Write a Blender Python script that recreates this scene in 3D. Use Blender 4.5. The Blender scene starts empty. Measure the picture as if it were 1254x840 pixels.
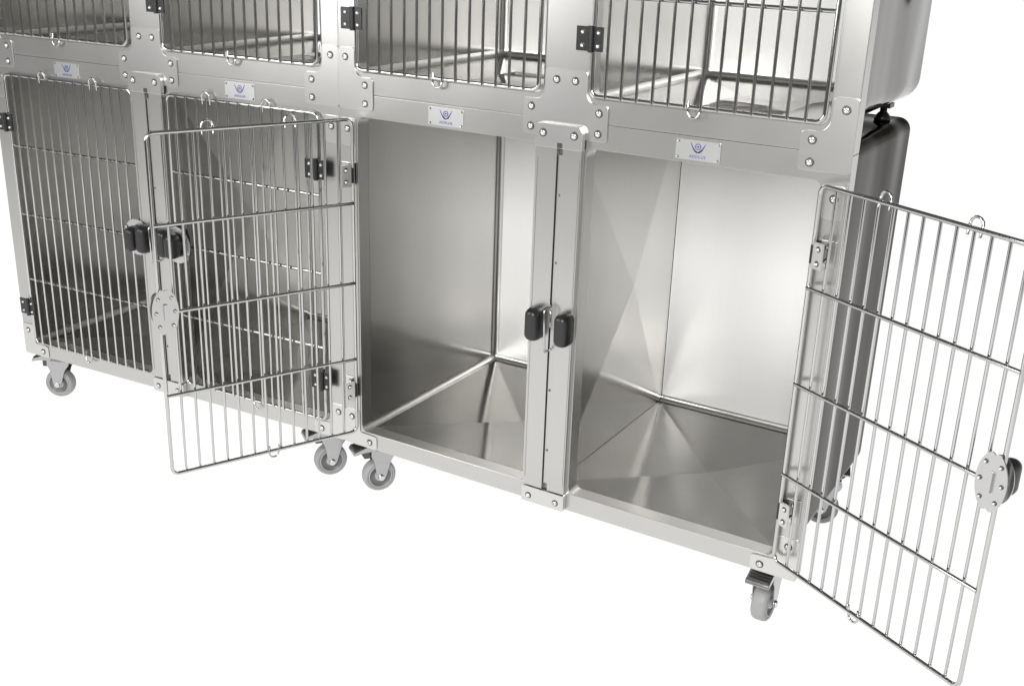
import bpy, bmesh, math, random
from mathutils import Vector, Matrix
random.seed(3)
scene=bpy.context.scene
col=scene.collection
scene.view_settings.view_transform='Standard'
try: scene.view_settings.look='None'
except Exception: pass
scene.view_settings.exposure=0

# ------------------------------------------------------------ materials
def newmat(name):
    m=bpy.data.materials.new(name); m.use_nodes=True
    nt=m.node_tree; return m,nt,nt.nodes['Principled BSDF']
def metal(name,color,rough,streak=(3,160,160),amp=.06,ramp=.08,wave=0,smudge=.08,edge=None,metallic=1,wscale=2.5):
    m,nt,b=newmat(name); N=nt.nodes; L=nt.links
    b.inputs['Metallic'].default_value=metallic
    if edge is not None: b.inputs['Specular Tint'].default_value=(edge,edge,edge,1)
    tc=N.new('ShaderNodeTexCoord')
    mp=N.new('ShaderNodeMapping'); mp.inputs['Scale'].default_value=streak
    L.new(tc.outputs['Object'],mp.inputs['Vector'])
    n1=N.new('ShaderNodeTexNoise'); n1.inputs['Scale'].default_value=1; n1.inputs['Detail'].default_value=3; n1.inputs['Roughness'].default_value=.65
    L.new(mp.outputs[0],n1.inputs['Vector'])
    n2=N.new('ShaderNodeTexNoise'); n2.inputs['Scale'].default_value=4; n2.inputs['Detail'].default_value=4; n2.inputs['Distortion'].default_value=.3
    L.new(tc.outputs['Object'],n2.inputs['Vector'])
    def mad(src,mul,add):
        k=N.new('ShaderNodeMath'); k.operation='MULTIPLY_ADD'; L.new(src,k.inputs[0]); k.inputs[1].default_value=mul; k.inputs[2].default_value=add; return k.outputs[0]
    a=mad(n1.outputs['Fac'],2*amp,1-amp)
    c=mad(n2.outputs['Fac'],2*smudge,1-smudge)
    p=N.new('ShaderNodeMath'); p.operation='MULTIPLY'; L.new(a,p.inputs[0]); L.new(c,p.inputs[1])
    vm=N.new('ShaderNodeVectorMath'); vm.operation='SCALE'; vm.inputs[0].default_value=color[:3]; L.new(p.outputs[0],vm.inputs['Scale'])
    L.new(vm.outputs[0],b.inputs['Base Color'])
    r1=mad(n1.outputs['Fac'],2*ramp,rough-ramp)
    r2=mad(n2.outputs['Fac'],.06,-.03)
    s=N.new('ShaderNodeMath'); s.operation='ADD'; L.new(r1,s.inputs[0]); L.new(r2,s.inputs[1]); s.use_clamp=True
    L.new(s.outputs[0],b.inputs['Roughness'])
    if wave>0:   # slight oil-canning of the sheet metal
        n3=N.new('ShaderNodeTexNoise'); n3.inputs['Scale'].default_value=wscale; n3.inputs['Detail'].default_value=0.5
        mp3=N.new('ShaderNodeMapping'); mp3.inputs['Scale'].default_value=(1,1.6,.5); L.new(tc.outputs['Object'],mp3.inputs['Vector'])
        L.new(mp3.outputs[0],n3.inputs['Vector'])
        bp=N.new('ShaderNodeBump'); bp.inputs['Strength'].default_value=1; bp.inputs['Distance'].default_value=wave
        L.new(n3.outputs['Fac'],bp.inputs['Height']); L.new(bp.outputs[0],b.inputs['Normal'])
    return m
M_frame=metal('brushed_steel_frame',(.50,.495,.478),.30,(8,700,700),.028,.006,0,.06)
M_vert=metal('brushed_steel_upright',(.485,.48,.463),.30,(700,700,8),.028,.006,0,.06)
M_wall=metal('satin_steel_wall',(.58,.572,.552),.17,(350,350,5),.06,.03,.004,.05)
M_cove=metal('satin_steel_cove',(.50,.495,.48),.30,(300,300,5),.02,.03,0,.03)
M_back=metal('glow_brightened_steel_back',(.96,.955,.94),.33,(400,400,4),.03,.03,.006,.03,metallic=.36)  # pale, partly diffuse base paints in the bright glow inside the cages
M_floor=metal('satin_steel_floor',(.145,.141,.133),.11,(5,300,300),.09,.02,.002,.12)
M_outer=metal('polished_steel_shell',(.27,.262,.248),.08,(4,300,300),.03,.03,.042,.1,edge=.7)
M_outerd=metal('reflection_darkened_steel_shell',(.085,.074,.064),.09,(4,300,300),.03,.03,.028,.2,edge=.5)  # same steel; a dark reflection is put into the lower shell's base colour
M_plate=metal('polished_steel_plate',(.585,.58,.565),.29,(8,700,700),.015,.006,0,.03)
M_latch=metal('latch_plate_steel',(.50,.497,.49),.29,(8,900,900),.02,.015,0,.02)
M_name=metal('nameplate_steel',(.60,.60,.595),.34,(8,700,700),.015,.01,0,.02)
M_rod=metal('polished_steel_rod',(.50,.497,.485),.11,(20,20,20),.04,.03,0)
M_bolt=metal('bolt_steel',(.60,.59,.58),.2,(40,40,40),.03,.03,0)
M_fork=metal('zinc_plated_steel',(.40,.40,.40),.20,(40,40,40),.05,.05,0)
M_dark=metal('dark_steel',(.10,.097,.093),.4,(40,40,40),.05,.05,0)
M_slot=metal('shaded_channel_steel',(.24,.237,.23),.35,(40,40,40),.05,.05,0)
def plain(name,color,rough,var=.08,scale=60,metallic=0):
    m,nt,b=newmat(name); N=nt.nodes; L=nt.links
    b.inputs['Roughness'].default_value=rough; b.inputs['Metallic'].default_value=metallic
    tc=N.new('ShaderNodeTexCoord'); n=N.new('ShaderNodeTexNoise'); n.inputs['Scale'].default_value=scale; n.inputs['Detail'].default_value=3
    L.new(tc.outputs['Object'],n.inputs['Vector'])
    k=N.new('ShaderNodeMath'); k.operation='MULTIPLY_ADD'; k.inputs[1].default_value=2*var; k.inputs[2].default_value=1-var; L.new(n.outputs['Fac'],k.inputs[0])
    vm=N.new('ShaderNodeVectorMath'); vm.operation='SCALE'; vm.inputs[0].default_value=color; L.new(k.outputs[0],vm.inputs['Scale'])
    L.new(vm.outputs[0],b.inputs['Base Color']); return m
M_black=plain('black_plastic',(.012,.012,.012),.36)
M_hinge=plain('black_coated_hinge',(.010,.010,.010),.32)
M_tyre=plain('grey_rubber_tyre',(.27,.27,.265),.5)
M_hub=plain('grey_plastic_hub',(.13,.13,.13),.4)
M_hubl=plain('light_plastic_hub_cap',(.38,.38,.38),.35)
M_blue=plain('blue_print',(.05,.07,.25),.5)

# ------------------------------------------------------------ mesh builder
class B:
    def __init__(s): s.v=[];s.f=[];s.m=[];s.sm=[];s.mats=[]
    def mi(s,mat):
        if mat not in s.mats: s.mats.append(mat)
        return s.mats.index(mat)
    def add(s,vs,fs,mat,smooth=False):
        o=len(s.v); s.v+=[tuple(v) for v in vs]; k=s.mi(mat)
        for f in fs: s.f.append([i+o for i in f]); s.m.append(k); s.sm.append(smooth)
    def box(s,x0,x1,y0,y1,z0,z1,mat):
        s.add([(x,y,z) for x in (x0,x1) for y in (y0,y1) for z in (z0,z1)],
          [(0,1,3,2),(4,6,7,5),(0,4,5,1),(2,3,7,6),(0,2,6,4),(1,5,7,3)],mat)
    def poly(s,pts,y0,y1,mat):
        n=len(pts)
        area=sum(pts[i][0]*pts[(i+1)%n][1]-pts[(i+1)%n][0]*pts[i][1] for i in range(n))
        if area<0: pts=pts[::-1]
        vs=[(x,y0,z) for x,z in pts]+[(x,y1,z) for x,z in pts]
        fs=[tuple(range(n)),tuple(range(2*n-1,n-1,-1))]+[(i,i+n,(i+1)%n+n,(i+1)%n) for i in range(n)]
        s.add(vs,fs,mat)
    def pad(s,cx,cz,rx,rz,rc,y0,y1,mat):
        # soft pillow: stacked rounded outlines shrinking towards the front
        n=6; rings=[]
        for k in range(n+1):
            t=k/n*math.pi/2; ins=(1-math.cos(t))*min(rx,rz)*.62; y=y0+(y1-y0)*(.35+.65*math.sin(t))
            rings.append((ins,y))
        rings=[(0,y0)]+rings
        vs=[];m=0
        for ins,y in rings:
            r=max(rc-ins,.002); P=rrect(cx-rx+ins,cx+rx-ins,cz-rz+ins,cz+rz-ins,r); m=len(P)
            vs+=[(x,y,z) for x,z in P]
        fs=[(i*m+j,(i+1)*m+j,(i+1)*m+(j+1)%m,i*m+(j+1)%m) for i in range(len(rings)-1) for j in range(m)]
        s.add(vs,fs,mat,True)
        s.add(vs[-m:],[tuple(range(m))],mat,True)
    def tube(s,path,r,mat,n=10,closed=False,caps=True):
        P=[Vector(p) for p in path]; m=len(P); T=[]
        for i in range(m):
            if closed: t=(P[(i+1)%m]-P[i-1])
            else: t=P[min(i+1,m-1)]-P[max(i-1,0)]
            T.append(t.normalized())
        a=T[0].orthogonal().normalized(); vs=[]
        for i in range(m):
            if i: a=(a-T[i]*a.dot(T[i])).normalized()
            b=T[i].cross(a)
            for j in range(n):
                th=2*math.pi*j/n; vs.append(P[i]+a*(r*math.cos(th))+b*(r*math.sin(th)))
        fs=[]
        for i in range(m if closed else m-1):
            k=(i+1)%m
            for j in range(n): fs.append((i*n+j,i*n+(j+1)%n,k*n+(j+1)%n,k*n+j))
        s.add(vs,fs,mat,True)
        if not closed and caps:
            s.add(vs[:n],[tuple(range(n-1,-1,-1))],mat); s.add(vs[-n:],[tuple(range(n))],mat)
    def lathe(s,prof,c,axis,mat,n=32):
        ax=Vector(axis).normalized(); a=ax.orthogonal().normalized(); b=ax.cross(a); c=Vector(c); vs=[]
        for r,h in prof:
            for j in range(n):
                th=2*math.pi*j/n; vs.append(c+ax*h+a*(r*math.cos(th))+b*(r*math.sin(th)))
        fs=[(i*n+j,i*n+(j+1)%n,(i+1)*n+(j+1)%n,(i+1)*n+j) for i in range(len(prof)-1) for j in range(n)]
        s.add(vs,fs,mat,True)
    def bolt(s,x,z,y,r=.0065,sg=-1,mat=None):
        h=.004
        s.lathe([(r*1.35,0),(r*1.35,.001),(r,.001)],(x,y,z),(0,sg,0),M_dark,14)
        prof=[(r,.001),(r*.95,.0025),(r*.7,h),(r*.38,h+.0004),(r*.36,h-.002),(0.0001,h-.002)]
        s.lathe(prof,(x,y,z),(0,sg,0),mat or M_bolt,14)
    def obj(s,name,parent=None,loc=(0,0,0),rz=0,bevel=0,seg=2):
        me=bpy.data.meshes.new(name); me.from_pydata(s.v,[],s.f)
        for mt in s.mats: me.materials.append(mt)
        me.polygons.foreach_set('material_index',s.m); me.polygons.foreach_set('use_smooth',s.sm); me.update()
        o=bpy.data.objects.new(name,me); col.objects.link(o); o.location=loc; o.rotation_euler=(0,0,rz)
        if parent: o.parent=parent
        if bevel:
            b=o.modifiers.new('bevel','BEVEL'); b.width=bevel; b.segments=seg; b.limit_method='ANGLE'; b.angle_limit=math.radians(40)
        return o

def rrect(x0,x1,z0,z1,r,n=5):
    pts=[]
    for cx,cz,a0 in ((x1-r,z0+r,-90),(x1-r,z1-r,0),(x0+r,z1-r,90),(x0+r,z0+r,180)):
        for i in range(n+1):
            a=math.radians(a0+90*i/n); pts.append((cx+r*math.cos(a),cz+r*math.sin(a)))
    return pts
def rpoly(pts,r,n=4):
    out=[];m=len(pts)
    for i in range(m):
        p=Vector(pts[i]);a=Vector(pts[i-1]);b=Vector(pts[(i+1)%m])
        da=(a-p);db=(b-p);k=min(r,da.length*.49,db.length*.49)
        A=p+da.normalized()*k;C=p+db.normalized()*k
        for j in range(n+1):
            t=j/n; q=A*(1-t)**2+p*2*t*(1-t)+C*t*t; out.append((q.x,q.y))
    return out
def holed_plate(outer,holes,y0,y1,mat,name,parent,bevel=.001):
    bm=bmesh.new(); edges=[]
    for lp in [outer]+holes:
        vs=[bm.verts.new((x,y0,z)) for x,z in lp]
        for i in range(len(vs)): edges.append(bm.edges.new((vs[i],vs[(i+1)%len(vs)])))
    bmesh.ops.triangle_fill(bm,use_beauty=True,use_dissolve=False,edges=edges,normal=(0,-1,0))
    faces=list(bm.faces)
    g=bmesh.ops.extrude_face_region(bm,geom=faces)
    vs=[e for e in g['geom'] if isinstance(e,bmesh.types.BMVert)]
    bmesh.ops.translate(bm,verts=vs,vec=(0,y1-y0,0))
    bmesh.ops.recalc_face_normals(bm,faces=bm.faces)
    me=bpy.data.meshes.new(name); bm.to_mesh(me); bm.free(); me.materials.append(mat)
    o=bpy.data.objects.new(name,me); col.objects.link(o); o.parent=parent
    if bevel:
        b=o.modifiers.new('bevel','BEVEL'); b.width=bevel; b.segments=2; b.limit_method='ANGLE'; b.angle_limit=math.radians(40)
    return o

# ------------------------------------------------------------ dimensions (metres)
XL,XR=-.052,1.152
A,Bp,TOT=.495,.110,1.10
H=.805
D=.646
FD=.040
GZ=-.203
DW,DH=.481,.797

def cross_panel(b,P00,P10,P11,P01,n,off,mat):
    P=[Vector(p) for p in (P00,P10,P11,P01)]; c=sum(P,Vector())/4+Vector(n)*off
    b.add(P+[c],[(0,1,4),(1,2,4),(2,3,4),(3,0,4)],mat)
def quarter(b,c0,c1,d0,d1,r,mat,n=6):
    c0,c1,d0,d1=map(Vector,(c0,c1,d0,d1)); vs=[]
    for i in range(n+1):
        a=math.pi/2*i/n; d=d0*math.cos(a)+d1*math.sin(a); vs+= [c0+d*r,c1+d*r]
    b.add(vs,[(2*i,2*i+1,2*i+3,2*i+2) for i in range(n)],mat,True)
def octant(b,c,dx,dy,dz,r,mat,n=6):
    c,dx,dy,dz=map(Vector,(c,dx,dy,dz)); vs=[];
    for i in range(n+1):
        ph=math.pi/2*i/n
        for j in range(n+1):
            th=math.pi/2*j/n
            vs.append(c+(dx*math.cos(th)+dy*math.sin(th))*(r*math.cos(ph))+dz*(r*math.sin(ph)))
    b.add(vs,[(i*(n+1)+j,i*(n+1)+j+1,(i+1)*(n+1)+j+1,(i+1)*(n+1)+j) for i in range(n) for j in range(n)],mat,True)

def cage_liner(parent,x0,x1,z0,z1,y0,y1,coveL,coveR,part_side):
    r=.015; rb=.015
    rl=r if coveL else .001; rr=r if coveR else .001
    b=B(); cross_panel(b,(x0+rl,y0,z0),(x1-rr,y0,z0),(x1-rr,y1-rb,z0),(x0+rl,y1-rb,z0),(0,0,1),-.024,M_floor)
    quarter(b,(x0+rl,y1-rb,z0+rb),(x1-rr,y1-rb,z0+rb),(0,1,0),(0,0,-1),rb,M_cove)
    if coveL: quarter(b,(x0+rl,y0,z0+rl),(x0+rl,y1-rb,z0+rl),(-1,0,0),(0,0,-1),rl,M_cove)
    if coveR: quarter(b,(x1-rr,y0,z0+rr),(x1-rr,y1-rb,z0+rr),(1,0,0),(0,0,-1),rr,M_cove)
    for cx,s,rk in ((x0+rl,-1,rl),(x1-rr,1,rr)):
        if rk>.01: octant(b,(cx,y1-rb,z0+rk),(s,0,0),(0,1,0),(0,0,-1),rk,M_cove)
    b.obj('floor_panel',parent)
    b=B(); za,zb=z0+rb,z1
    b.add([(x0+rl,y1,za),(x1-rr,y1,za),(x1-rr,y1,zb),(x0+rl,y1,zb)],[(0,1,2,3)],M_back)
    b.obj('back_wall',parent)
    for sx,s,rk in ((x0,-1,rl),(x1,1,rr)):
        b=B(); fl=z0+rk if rk>.01 else z0
        off=.030 if part_side==s else .0
        P=((sx,y0,fl),(sx,y1-rb,fl),(sx,y1-rb,zb),(sx,y0,zb))
        if off: cross_panel(b,*P,(-s,0,0),off,M_wall)
        else: b.add(P,[(0,1,2,3)],M_wall)
        if rk>.01: quarter(b,(sx-s*rk,y1-rk,za),(sx-s*rk,y1-rk,zb),(s,0,0),(0,1,0),rk,M_cove)
        else: b.add([(sx,y1-rb,fl),(sx,y1,fl),(sx,y1,zb),(sx,y1-rb,zb)],[(0,1,2,3)],M_wall)
        b.obj('side_wall',parent)
    b=B(); b.add([(x0,y0,z1),(x1,y0,z1),(x1,y1,z1),(x0,y1,z1)],[(0,3,2,1)],M_wall); b.obj('ceiling_panel',parent)

def outer_shell(parent,x0,x1,y0,y1,z0,z1,r=.05,mat=None):
    bm=bmesh.new(); bmesh.ops.create_cube(bm,size=1)
    for v in bm.verts:
        v.co=Vector((x0 if v.co.x<0 else x1, y0 if v.co.y<0 else y1, z0 if v.co.z<0 else z1))
    bm.normal_update()
    f=[f for f in bm.faces if f.calc_center_median().y<y0+.001]
    bmesh.ops.delete(bm,geom=f,context='FACES_ONLY')
    ed=[e for e in bm.edges if not e.is_boundary]
    bmesh.ops.bevel(bm,geom=ed,offset=r,segments=7,profile=.5,affect='EDGES')
    me=bpy.data.meshes.new('outer_shell'); 
    for f in bm.faces: f.smooth=True
    bm.to_mesh(me); bm.free(); me.materials.append(mat or M_outer)
    o=bpy.data.objects.new('outer_shell',me); col.objects.link(o); o.parent=parent
    m=o.modifiers.new('wn','WEIGHTED_NORMAL'); m.keep_sharp=True
    return o

# ---- door ----
def make_door(parent,hx,z0,side,angle,y=-.015,zup=DH,name='door',toploops=True):
    s=side; b=B(); W=DW
    closed=abs(angle)<.01
    R=.016
    pts=[(s*x,0,z) for x,z in rrect(0,W,0,zup,R,5)]
    b.tube(pts,.0045,M_rod,10,closed=True)
    for i in range(1,14):
        x=W*i/14+random.uniform(-.0008,.0008); b.tube([(s*x,-.0054,-.001),(s*(x+random.uniform(-.0008,.0008)),-.0054,zup+.001)],.0032,M_rod,10)
    for i in range(1,4):
        z=zup*i/4; b.tube([(s*.0,.0042,z),(s*W,.0042,z)],.0040,M_rod,10)
    def loop(x,z,d):
        w=.0125; P=[(s*(x-w),-.001,z-d*.012),(s*(x-w),-.003,z+d*.006)]
        for k in range(7):
            a=math.pi*k/6; P.append((s*(x-w*math.cos(a)),-.004,z+d*(.007+w*math.sin(a))))
        P+=[(s*(x+w),-.003,z+d*.006),(s*(x+w),-.001,z-d*.012)]
        b.tube(P,.0026,M_rod,8)
    if toploops: loop(W*.32,zup,1); loop(W*.72,zup,1)
    loop(W*.47,0,-1)
    o=b.obj(name,parent,(hx,y,z0),angle)
    b=B(); cx,cz=s*(W-.010),zup*.505
    def oval(rx,rz,nt=.10):
        P=[]
        for k in range(48):
            a=2*math.pi*k/48; n=1-nt*max(0,math.cos(4*a))**6 if (k%24)>2 and (k%24)<22 else 1
            P.append((cx+rx*math.cos(a)*n,cz+rz*math.sin(a)*n))
        return P
    b.poly(oval(.030,.054),.0090,.0112,M_latch)
    if closed: b.poly(oval(.046,.050,0),-.0116,-.0094,M_latch)
    else: b.poly(oval(.028,.044,0),-.0116,-.0094,M_latch)
    for ax,az in ((-.015,.032),(.015,.032),(-.015,-.032),(.015,-.032),(-.021,0),(.021,0)): b.bolt(cx+ax,cz+az,.0112,.0030,1)
    if closed:
        for ax,az in ((-.034,.026),(.034,.026),(-.034,-.026),(.034,-.026)): b.bolt(cx+ax,cz+az,-.0116,.0030,-1)
    b.box(cx-.004,cx+.004,.0112,.0155,cz-.018,cz+.018,M_latch)
    b.obj('latch_plate',o)
    b=B(); kx=cx
    b.lathe([(.0001,.0),(.017,0),(.018,.004),(.016,.012),(.0001,.012)],(kx,-.0117,cz),(0,-1,0),M_black,28)
    b.pad(kx,cz,.0175,.034,.0170,-.018,-.050,M_black)
    b.obj('latch_knob',o)
    for hz in (zup*.835,zup*.145):
        b=B()
        if closed:
            b.box(.003,.026,-.014,-.010,hz-.024,hz+.024,M_hinge)
            b.box(-.034,-.003,-.014,-.010,hz-.024,hz+.024,M_hinge)
            b.tube([(0,-.0145,hz-.026),(0,-.0145,hz+.026)],.006,M_hinge,12)
            for dz in (-.013,.013):
                b.bolt(.016,hz+dz,-.014,.0042); b.bolt(-.019,hz+dz,-.014,.0042)
        else:
            b.tube([(0,-.010,hz-.026),(0,-.010,hz+.026)],.0065,M_hinge,12)
            xa,xb=sorted((s*.008,s*.034))
            b.box(xa,xb,.006,.010,hz-.026,hz+.026,M_plate)
            b.box(min(0,s*.012),max(0,s*.012),-.008,.008,hz-.018,hz+.018,M_hinge)
            for dz in (-.014,.014): b.bolt(s*.023,hz+dz,.010,.0045,1)
        b.obj('hinge',o,bevel=.001)
    return o

# ---- caster ----
def make_caster(parent,x,y,rz,ztop,front=True):
    b=B(); hz=GZ-ztop; r=.045; wz=hz+r; tr=.022
    b.box(-.038,.038,-.034,.034,-.004,0,M_fork)
    b.lathe([(.0001,-.004),(.027,-.004),(.030,-.010),(.028,-.020),(.020,-.026),(.0001,-.026)],(0,0,0),(0,0,1),M_fork,24)
    b.lathe([(.0305,-.012),(.0315,-.014),(.0305,-.016)],(0,0,0),(0,0,1),M_dark,24)
    b.box(-.042,.020,-.0255,.0255,-.036,-.024,M_fork)
    for sy in (-1,1):
        pl=[(-.046,-.026),(.022,-.026),(.023,-.044),(.006,-.066),(-tr+.012,wz-.004),(-tr,wz-.011),(-tr-.012,wz-.004),(-.040,-.068),(-.050,-.048)]
        pl=rpoly(pl,.008)
        ya,yb=sorted((sy*.0225,sy*.0255))
        b.poly(pl,ya,yb,M_fork)
        b.lathe([(.0001,0),(.0085,0),(.0085,.004),(.006,.005),(.0001,.005)],(-tr,sy*.0255,wz),(0,sy,0),M_bolt,12)
    c=b.obj('caster',parent,(x,y,ztop),rz,bevel=.0008)
    b=B()
    b.lathe([(.034,-.0165),(.038,-.0180),(.0425,-.015),(.045,-.008),(.045,.008),(.0425,.015),(.038,.0180),(.034,.0165)],(-tr,0,wz),(0,1,0),M_tyre,40)
    b.obj('tyre',c)
    b=B()
    b.lathe([(.015,-.011),(.026,-.011),(.029,-.0155),(.0345,-.0162),(.0345,.0162),(.029,.0155),(.026,.011),(.015,.011)],(-tr,0,wz),(0,1,0),M_hub,36)
    b.lathe([(.0001,-.016),(.009,-.018),(.013,-.018),(.015,-.011)],(-tr,0,wz),(0,1,0),M_hubl,24)
    b.lathe([(.015,.011),(.013,.018),(.009,.018),(.0001,.016)],(-tr,0,wz),(0,1,0),M_hubl,24)
    for sy in (-1,1):
        ring=[(-tr+.0315*math.cos(k*math.pi/16),sy*.0163,wz+.0315*math.sin(k*math.pi/16)) for k in range(32)]
        b.tube(ring,.0018,M_hubl,6,closed=True)
    b.obj('wheel_hub',c)
    b=B()
    b.poly(rpoly([(-.030,-.018),(-.060,-.018),(-.094,-.030),(-.098,-.040),(-.066,-.034),(-.034,-.034)],.004),-.027,.027,M_fork)
    for k in range(4): b.box(-.092+k*.008,-.089+k*.008,-.024,.024,-.0305+k*.0028,-.0250+k*.0028,M_dark)
    b.box(-.066,-.048,-.018,.018,-.056,-.035,M_dark)
    b.obj('brake_pedal',c,bevel=.001)
    return c

# ---- nameplate ----
def stroke(b,pts,w,y0,y1,mat):
    L=[];R=[];m=len(pts)
    for i in range(m):
        p=Vector(pts[i]); t=(Vector(pts[min(i+1,m-1)])-Vector(pts[max(i-1,0)])).normalized(); n=Vector((-t.y,t.x))
        ww=w*(1-.75*i/(m-1)) if m>2 else w
        L.append(p+n*ww/2); R.append(p-n*ww/2)
    b.poly([(q.x,q.y) for q in L+R[::-1]],y0,y1,mat)
def text_mesh(body,size,mat,name,parent,loc):
    cu=bpy.data.curves.new(name,'FONT'); cu.body=body; cu.size=size; cu.align_x='CENTER'; cu.extrude=.0002; cu.space_character=1.2
    t=bpy.data.objects.new('tmp',cu); col.objects.link(t)
    dg=bpy.context.evaluated_depsgraph_get(); me=bpy.data.meshes.new_from_object(t.evaluated_get(dg))
    bpy.data.objects.remove(t); me.name=name; me.materials.clear(); me.materials.append(mat)
    o=bpy.data.objects.new(name,me); col.objects.link(o); o.parent=parent; o.location=loc; o.rotation_euler=(math.pi/2,0,0); return o
def nameplate(parent,x,z):
    b=B(); b.poly(rrect(x-.047,x+.047,z-.020,z+.020,.003),-.0013,-.0003,M_name)
    for dx in (-.042,.042):
        for dz in (-.0155,.0155): b.bolt(x+dx,z+dz,-.0013,.0018)
    n=b.obj('nameplate',parent)
    b=B(); y0,y1=-.0020,-.0013; cz=z+.005
    ring=[(x+.0056*math.cos(a*math.pi/9),cz+.0025+.0056*math.sin(a*math.pi/9)) for a in range(18)]
    b.tube([(p[0],-.0016,p[1]) for p in ring],.0009,M_blue,6,closed=True)
    b.poly([(x+.0022*math.cos(k*math.pi/4),cz+.0025+.0022*math.sin(k*math.pi/4)) for k in range(8)],y0,y1,M_blue)
    for s in (-1,1):
        for k,(wx,ht) in enumerate(((.0165,.0110),(.0145,.0060),(.0120,.0015))):
            stroke(b,[(x+s*.0008,cz-.0092+k*.0002),(x+s*(.0055),cz-.0055-k*.0008),(x+s*(.0098-k*.0006),cz-.0004-k*.0018),(x+s*wx,cz+ht)],.0025,y0,y1,M_blue)
    b.obj('emblem',n)
    text_mesh('AEOLUS',.0084,M_blue,'lettering',n,(x,-.0016,z-.0150))
    return n

def gusset(parent,pts,bolts,y=-.0038,r=.010):
    b=B(); b.poly(rpoly(pts,r,5),y,-.0004,M_plate)
    for x,z in bolts: b.bolt(x,z,y,.0066)
    return b.obj('gusset_plate',parent,bevel=.0008)

def handle_pad(parent,x,z,y):
    b=B(); b.pad(x,z,.019,.039,.0170,y,y-.036,M_black)
    return b.obj('striker_pad',parent)
def trim(parent,x0,x1,z0,z1):
    b=B(); b.box(x0,x1,-.0015,-.0003,z0,z1,M_vert); b.obj('upright_trim',parent,bevel=.0004)

# ---- units ----
def lower_unit(loc,rz,label,open_doors,cast):
    u=bpy.data.objects.new('cage_unit',None); col.objects.link(u); u.location=loc; u.rotation_euler=(0,0,rz); u.empty_display_size=.1
    u['label']=label; u['category']='animal cage'; u['group']='stacked stainless steel cage units'
    holed_plate([(XL,-.044),(XR,-.044),(XR,.8577),(XL,.8577)],[rrect(0,A,0,H,.018),rrect(A+Bp,TOT,0,H,.018)],0,FD,M_frame,'front_frame',u)
    for x0,x1 in ((XL+.001,-.004),(TOT+.004,XR-.001)): trim(u,x0,x1,.035,.80)
    cage_liner(u,0,A+Bp/2-.004,0,.835,FD,D,True,False,1)
    cage_liner(u,A+Bp/2+.004,TOT,0,.835,FD,D,False,True,-1)
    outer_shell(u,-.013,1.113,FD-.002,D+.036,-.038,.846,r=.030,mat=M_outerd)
    b=B()
    b.box(.490,.5415,-.014,-.0004,.0,.800,M_vert); b.box(.5560,.600,-.014,-.0004,.0,.800,M_vert)
    b.box(.4935,.4960,-.0155,-.0135,.02,.78,M_vert); b.box(.5945,.5970,-.0155,-.0135,.02,.78,M_vert)
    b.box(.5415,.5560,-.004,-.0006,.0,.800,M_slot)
    b.box(.5435,.5540,-.0095,-.004,.015,.785,M_vert)
    for z in (.10,.25,.55,.70): b.bolt(.5488,z,-.0095,.0022)
    b.obj('centre_column',u,bevel=.0012)
    b=B(); b.poly(rpoly([(.488,.800),(.602,.800),(.602,.838),(.594,.850),(.496,.850),(.488,.838)],.004),-.0165,-.004,M_plate)
    b.bolt(.508,.830,-.0165,.007); b.bolt(.582,.830,-.0165,.007); b.box(.543,.555,-.018,-.0160,.801,.812,M_dark); b.obj('column_cap',u,bevel=.0012)
    b=B(); b.poly(rpoly([(.489,-.043),(.601,-.043),(.601,-.003),(.489,-.003)],.004),-.0155,-.0005,M_plate)
    b.bolt(.508,-.026,-.0155,.006); b.bolt(.580,-.026,-.0155,.006); b.obj('column_foot',u,bevel=.0015)
    handle_pad(u,.512,.408,-.0145); handle_pad(u,.586,.408,-.0145)
    b=B(); P=[(.542,-.013,.452),(.541,-.034,.450),(.541,-.037,.440),(.545,-.037,.360),(.545,-.034,.350),(.545,-.013,.348)]
    b.tube(P,.0026,M_rod,8); P=[(.542,-.020,.452),(.552,-.030,.452),(.556,-.034,.44),(.556,-.034,.41)]; b.tube(P,.002,M_rod,8)
    b.obj('latch_loop',u)
    for s,x in ((1,XL),(-1,XR)):
        gusset(u,[(x,-.043),(x+s*.10,-.043),(x+s*.10,-.006),(x+s*.047,-.004),(x+s*.047,.055),(x,.055)],[(x+s*.078,-.026),(x+s*.022,.034)],y=-.003,r=.008)
        gusset(u,[(x+s*.004,.735),(x+s*.044,.735),(x+s*.044,.80),(x+s*.004,.80)],[(x+s*.024,.775)],y=-.003,r=.008)
    nameplate(u,.25,.831); nameplate(u,.85,.831)
    z0=.004
    if open_doors:
        make_door(u,-.005,z0,1,-1.997)
        make_door(u,TOT+.005,z0,-1,2.6236)
        for s,x in ((1,-.030),(-1,TOT+.030)):
            for hz in (DH*.835,DH*.145):
                b=B(); b.box(x-.016,x+.016,-.006,-.003,z0+hz-.026,z0+hz+.026,M_plate)
                for dz in (-.014,.014): b.bolt(x,z0+hz+dz,-.006,.0045)
                b.obj('hinge_leaf',u,bevel=.0008)
    else:
        make_door(u,.007,z0,1,0,y=-.008); make_door(u,TOT-.007,z0,-1,0,y=-.008)
    for (x,y,a) in cast: make_caster(u,x,y,a,-.044)
    return u
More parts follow.
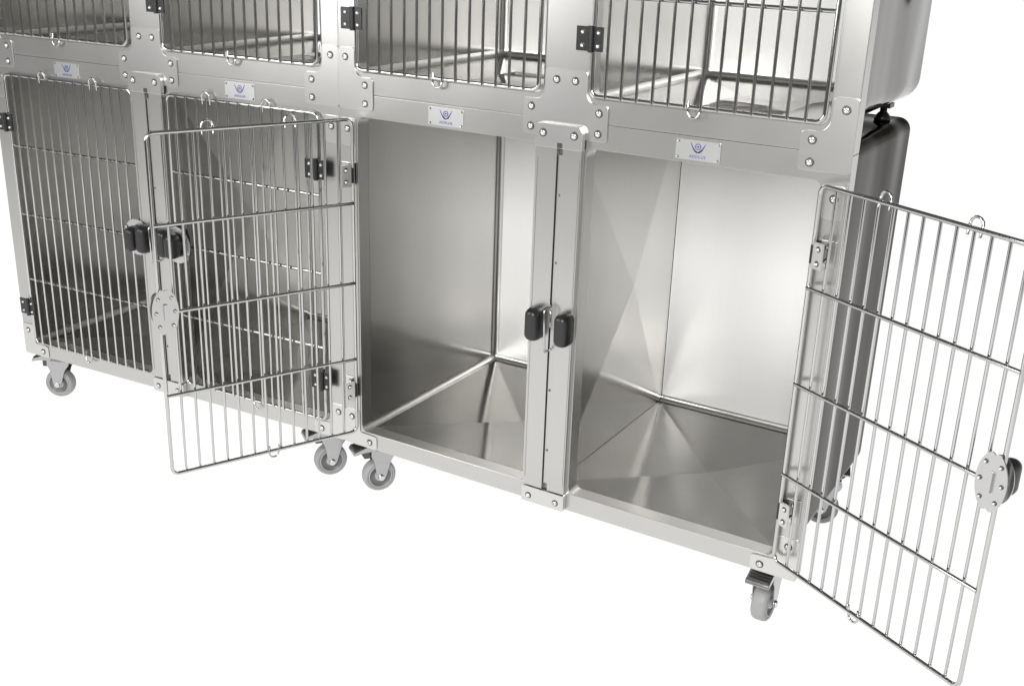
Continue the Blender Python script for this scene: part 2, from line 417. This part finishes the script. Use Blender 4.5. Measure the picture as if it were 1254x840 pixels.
def upper_unit(loc,rz,label):
    u=bpy.data.objects.new('cage_unit',None); col.objects.link(u); u.location=loc; u.rotation_euler=(0,0,rz)
    u['label']=label; u['category']='animal cage'; u['group']='stacked stainless steel cage units'
    zb=.8585; zt=1.76; o0,o1=.908,1.705
    holed_plate([(XL,zb),(XR,zb),(XR,zt),(XL,zt)],[rrect(0,A,o0,o1,.018),rrect(A+Bp,TOT,o0,o1,.018)],0,FD,M_frame,'front_frame',u)
    for x0,x1 in ((XL+.001,-.004),(TOT+.004,XR-.001),(A+.004,A+Bp-.004)): trim(u,x0,x1,.965,1.70)
    cage_liner(u,0,A+.005,.900,1.735,FD,D,True,True,0)
    cage_liner(u,A+Bp-.005,TOT,.900,1.735,FD,D,True,True,0)
    outer_shell(u,-.013,1.113,FD-.002,D+.075,.885,1.755,.05)
    gusset(u,[(.45,.822),(.65,.822),(.65,.897),(.612,.897),(.600,.912),(.600,.962),(.500,.962),(.500,.912),(.488,.897),(.45,.897)],
        [(.470,.880),(.470,.838),(.630,.880),(.630,.838),(.528,.940),(.572,.940)],r=.009)
    for s,x in ((1,XL),(-1,XR)):
        gusset(u,[(x,.822),(x+s*.10,.822),(x+s*.10,.897),(x+s*.062,.897),(x+s*.048,.912),(x+s*.048,.962),(x,.962)],[(x+s*.078,.880),(x+s*.078,.838),(x+s*.022,.940)],r=.009)
    make_door(u,.007,.914,1,0,y=-.008,zup=.785); make_door(u,A+Bp+.007,.914,1,0,y=-.008,zup=.785)
    for x in (.03,1.065):
        b=B(); b.lathe([(.0001,0),(.018,0),(.020,.006),(.012,.016),(.008,.02),(.008,.042),(.0001,.042)],(x,.57,.846),(0,0,1),M_black,20)
        b.box(x-.018,x+.018,.55,.59,.876,.886,M_dark); b.obj('levelling_foot',u)
    return u

PHI=.0556
lx=-.106-TOT*math.cos(PHI); ly=-TOT*math.sin(PHI)
lower_unit((0,0,0),0,'lower steel cage on casters with both wire doors swung open',True,
   [(.005,.095,math.radians(55)),(1.073,.095,math.radians(90)),(.035,.60,math.radians(10)),(1.070,.59,math.radians(15))])
lower_unit((lx,ly,0),PHI,'lower steel cage on casters with both wire doors closed',False,
   [(.018,.080,math.radians(22)),(1.052,.095,math.radians(50)),(.06,.60,math.radians(20)),(1.05,.60,math.radians(30))])
upper_unit((0,0,0),0,'upper steel cage stacked on the open-doored cage')
upper_unit((lx,ly,0),PHI,'upper steel cage stacked on the closed-doored cage')

# ------------------------------------------------------------ added grey floor and self-glowing white sheet
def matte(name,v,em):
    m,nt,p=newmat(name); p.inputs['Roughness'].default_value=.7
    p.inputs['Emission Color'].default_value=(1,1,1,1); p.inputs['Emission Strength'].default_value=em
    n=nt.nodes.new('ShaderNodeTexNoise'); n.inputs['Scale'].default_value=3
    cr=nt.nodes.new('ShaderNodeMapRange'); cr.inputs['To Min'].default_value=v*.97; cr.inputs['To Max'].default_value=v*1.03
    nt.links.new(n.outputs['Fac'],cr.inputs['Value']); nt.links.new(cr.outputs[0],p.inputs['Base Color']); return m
S=70
b=B(); b.add([(-S,-S,GZ-.004),(S,-S,GZ-.004),(S,S,GZ-.004),(-S,S,GZ-.004)],[(0,1,2,3)],matte('added_grey_floor',.45,0))  # unseen grey floor, added to darken what the upper frame reflects
g=b.obj('ground'); g['kind']='structure'
b=B(); b.add([(-45,-3.5,GZ),(12,-3.5,GZ),(12,65,GZ),(-45,65,GZ)],[(0,1,2,3)],matte('self_glowing_white_sweep',.25,.95))  # added glow keeps the sheet white and hides shade under the cages
g=b.obj('glowing_backdrop_floor'); g['kind']='structure'

# ------------------------------------------------------------ world: dim grey studio, white low band
w=bpy.data.worlds.new('World'); scene.world=w; w.use_nodes=True; nt=w.node_tree; N=nt.nodes; L=nt.links
bg=N['Background']
tc=N.new('ShaderNodeTexCoord'); sp=N.new('ShaderNodeSeparateXYZ'); L.new(tc.outputs['Generated'],sp.inputs[0])
cr=N.new('ShaderNodeValToRGB'); L.new(sp.outputs['Z'],cr.inputs[0])
e=cr.color_ramp.elements; e[0].position=0; e[0].color=(.8,.8,.8,1); e[1].position=1; e[1].color=(.20,.20,.20,1)
k=e.new(.10); k.color=(.55,.55,.55,1); k=e.new(.24); k.color=(.13,.13,.13,1)
L.new(cr.outputs[0],bg.inputs['Color']); bg.inputs['Strength'].default_value=1

def area(name,loc,target,sx,sy,power,color=(1,1,1)):
    l=bpy.data.lights.new(name,'AREA'); l.shape='RECTANGLE'; l.size=sx; l.size_y=sy; l.energy=power; l.color=color
    o=bpy.data.objects.new(name,l); col.objects.link(o); o.location=loc
    o.rotation_euler=(Vector(target)-Vector(loc)).to_track_quat('-Z','Y').to_euler(); return o
area('softbox',(1.3,-2.8,1.8),(.55,.5,.3),1.4,1.2,110,(1,1,.99))
area('softbox',(-1.6,-2.4,1.6),(.6,.5,.3),1.2,1.4,50,(1,1,1))

# ------------------------------------------------------------ camera
C=Vector((1.6658,-2.0849,1.2317)); fw=Vector((-.47539,.80858,-.34671)).normalized(); rt=Vector((.85548,.51683,.03232))
rt=(rt-fw*rt.dot(fw)).normalized(); up=rt.cross(fw)
cam=bpy.data.cameras.new('camera'); co=bpy.data.objects.new('camera',cam); col.objects.link(co)
Mx=Matrix((rt,up,-fw)).transposed().to_4x4(); Mx.translation=C; co.matrix_world=Mx
cam.sensor_width=36; cam.lens=1375.2/1254*36; cam.clip_start=.05; cam.clip_end=300
scene.camera=co
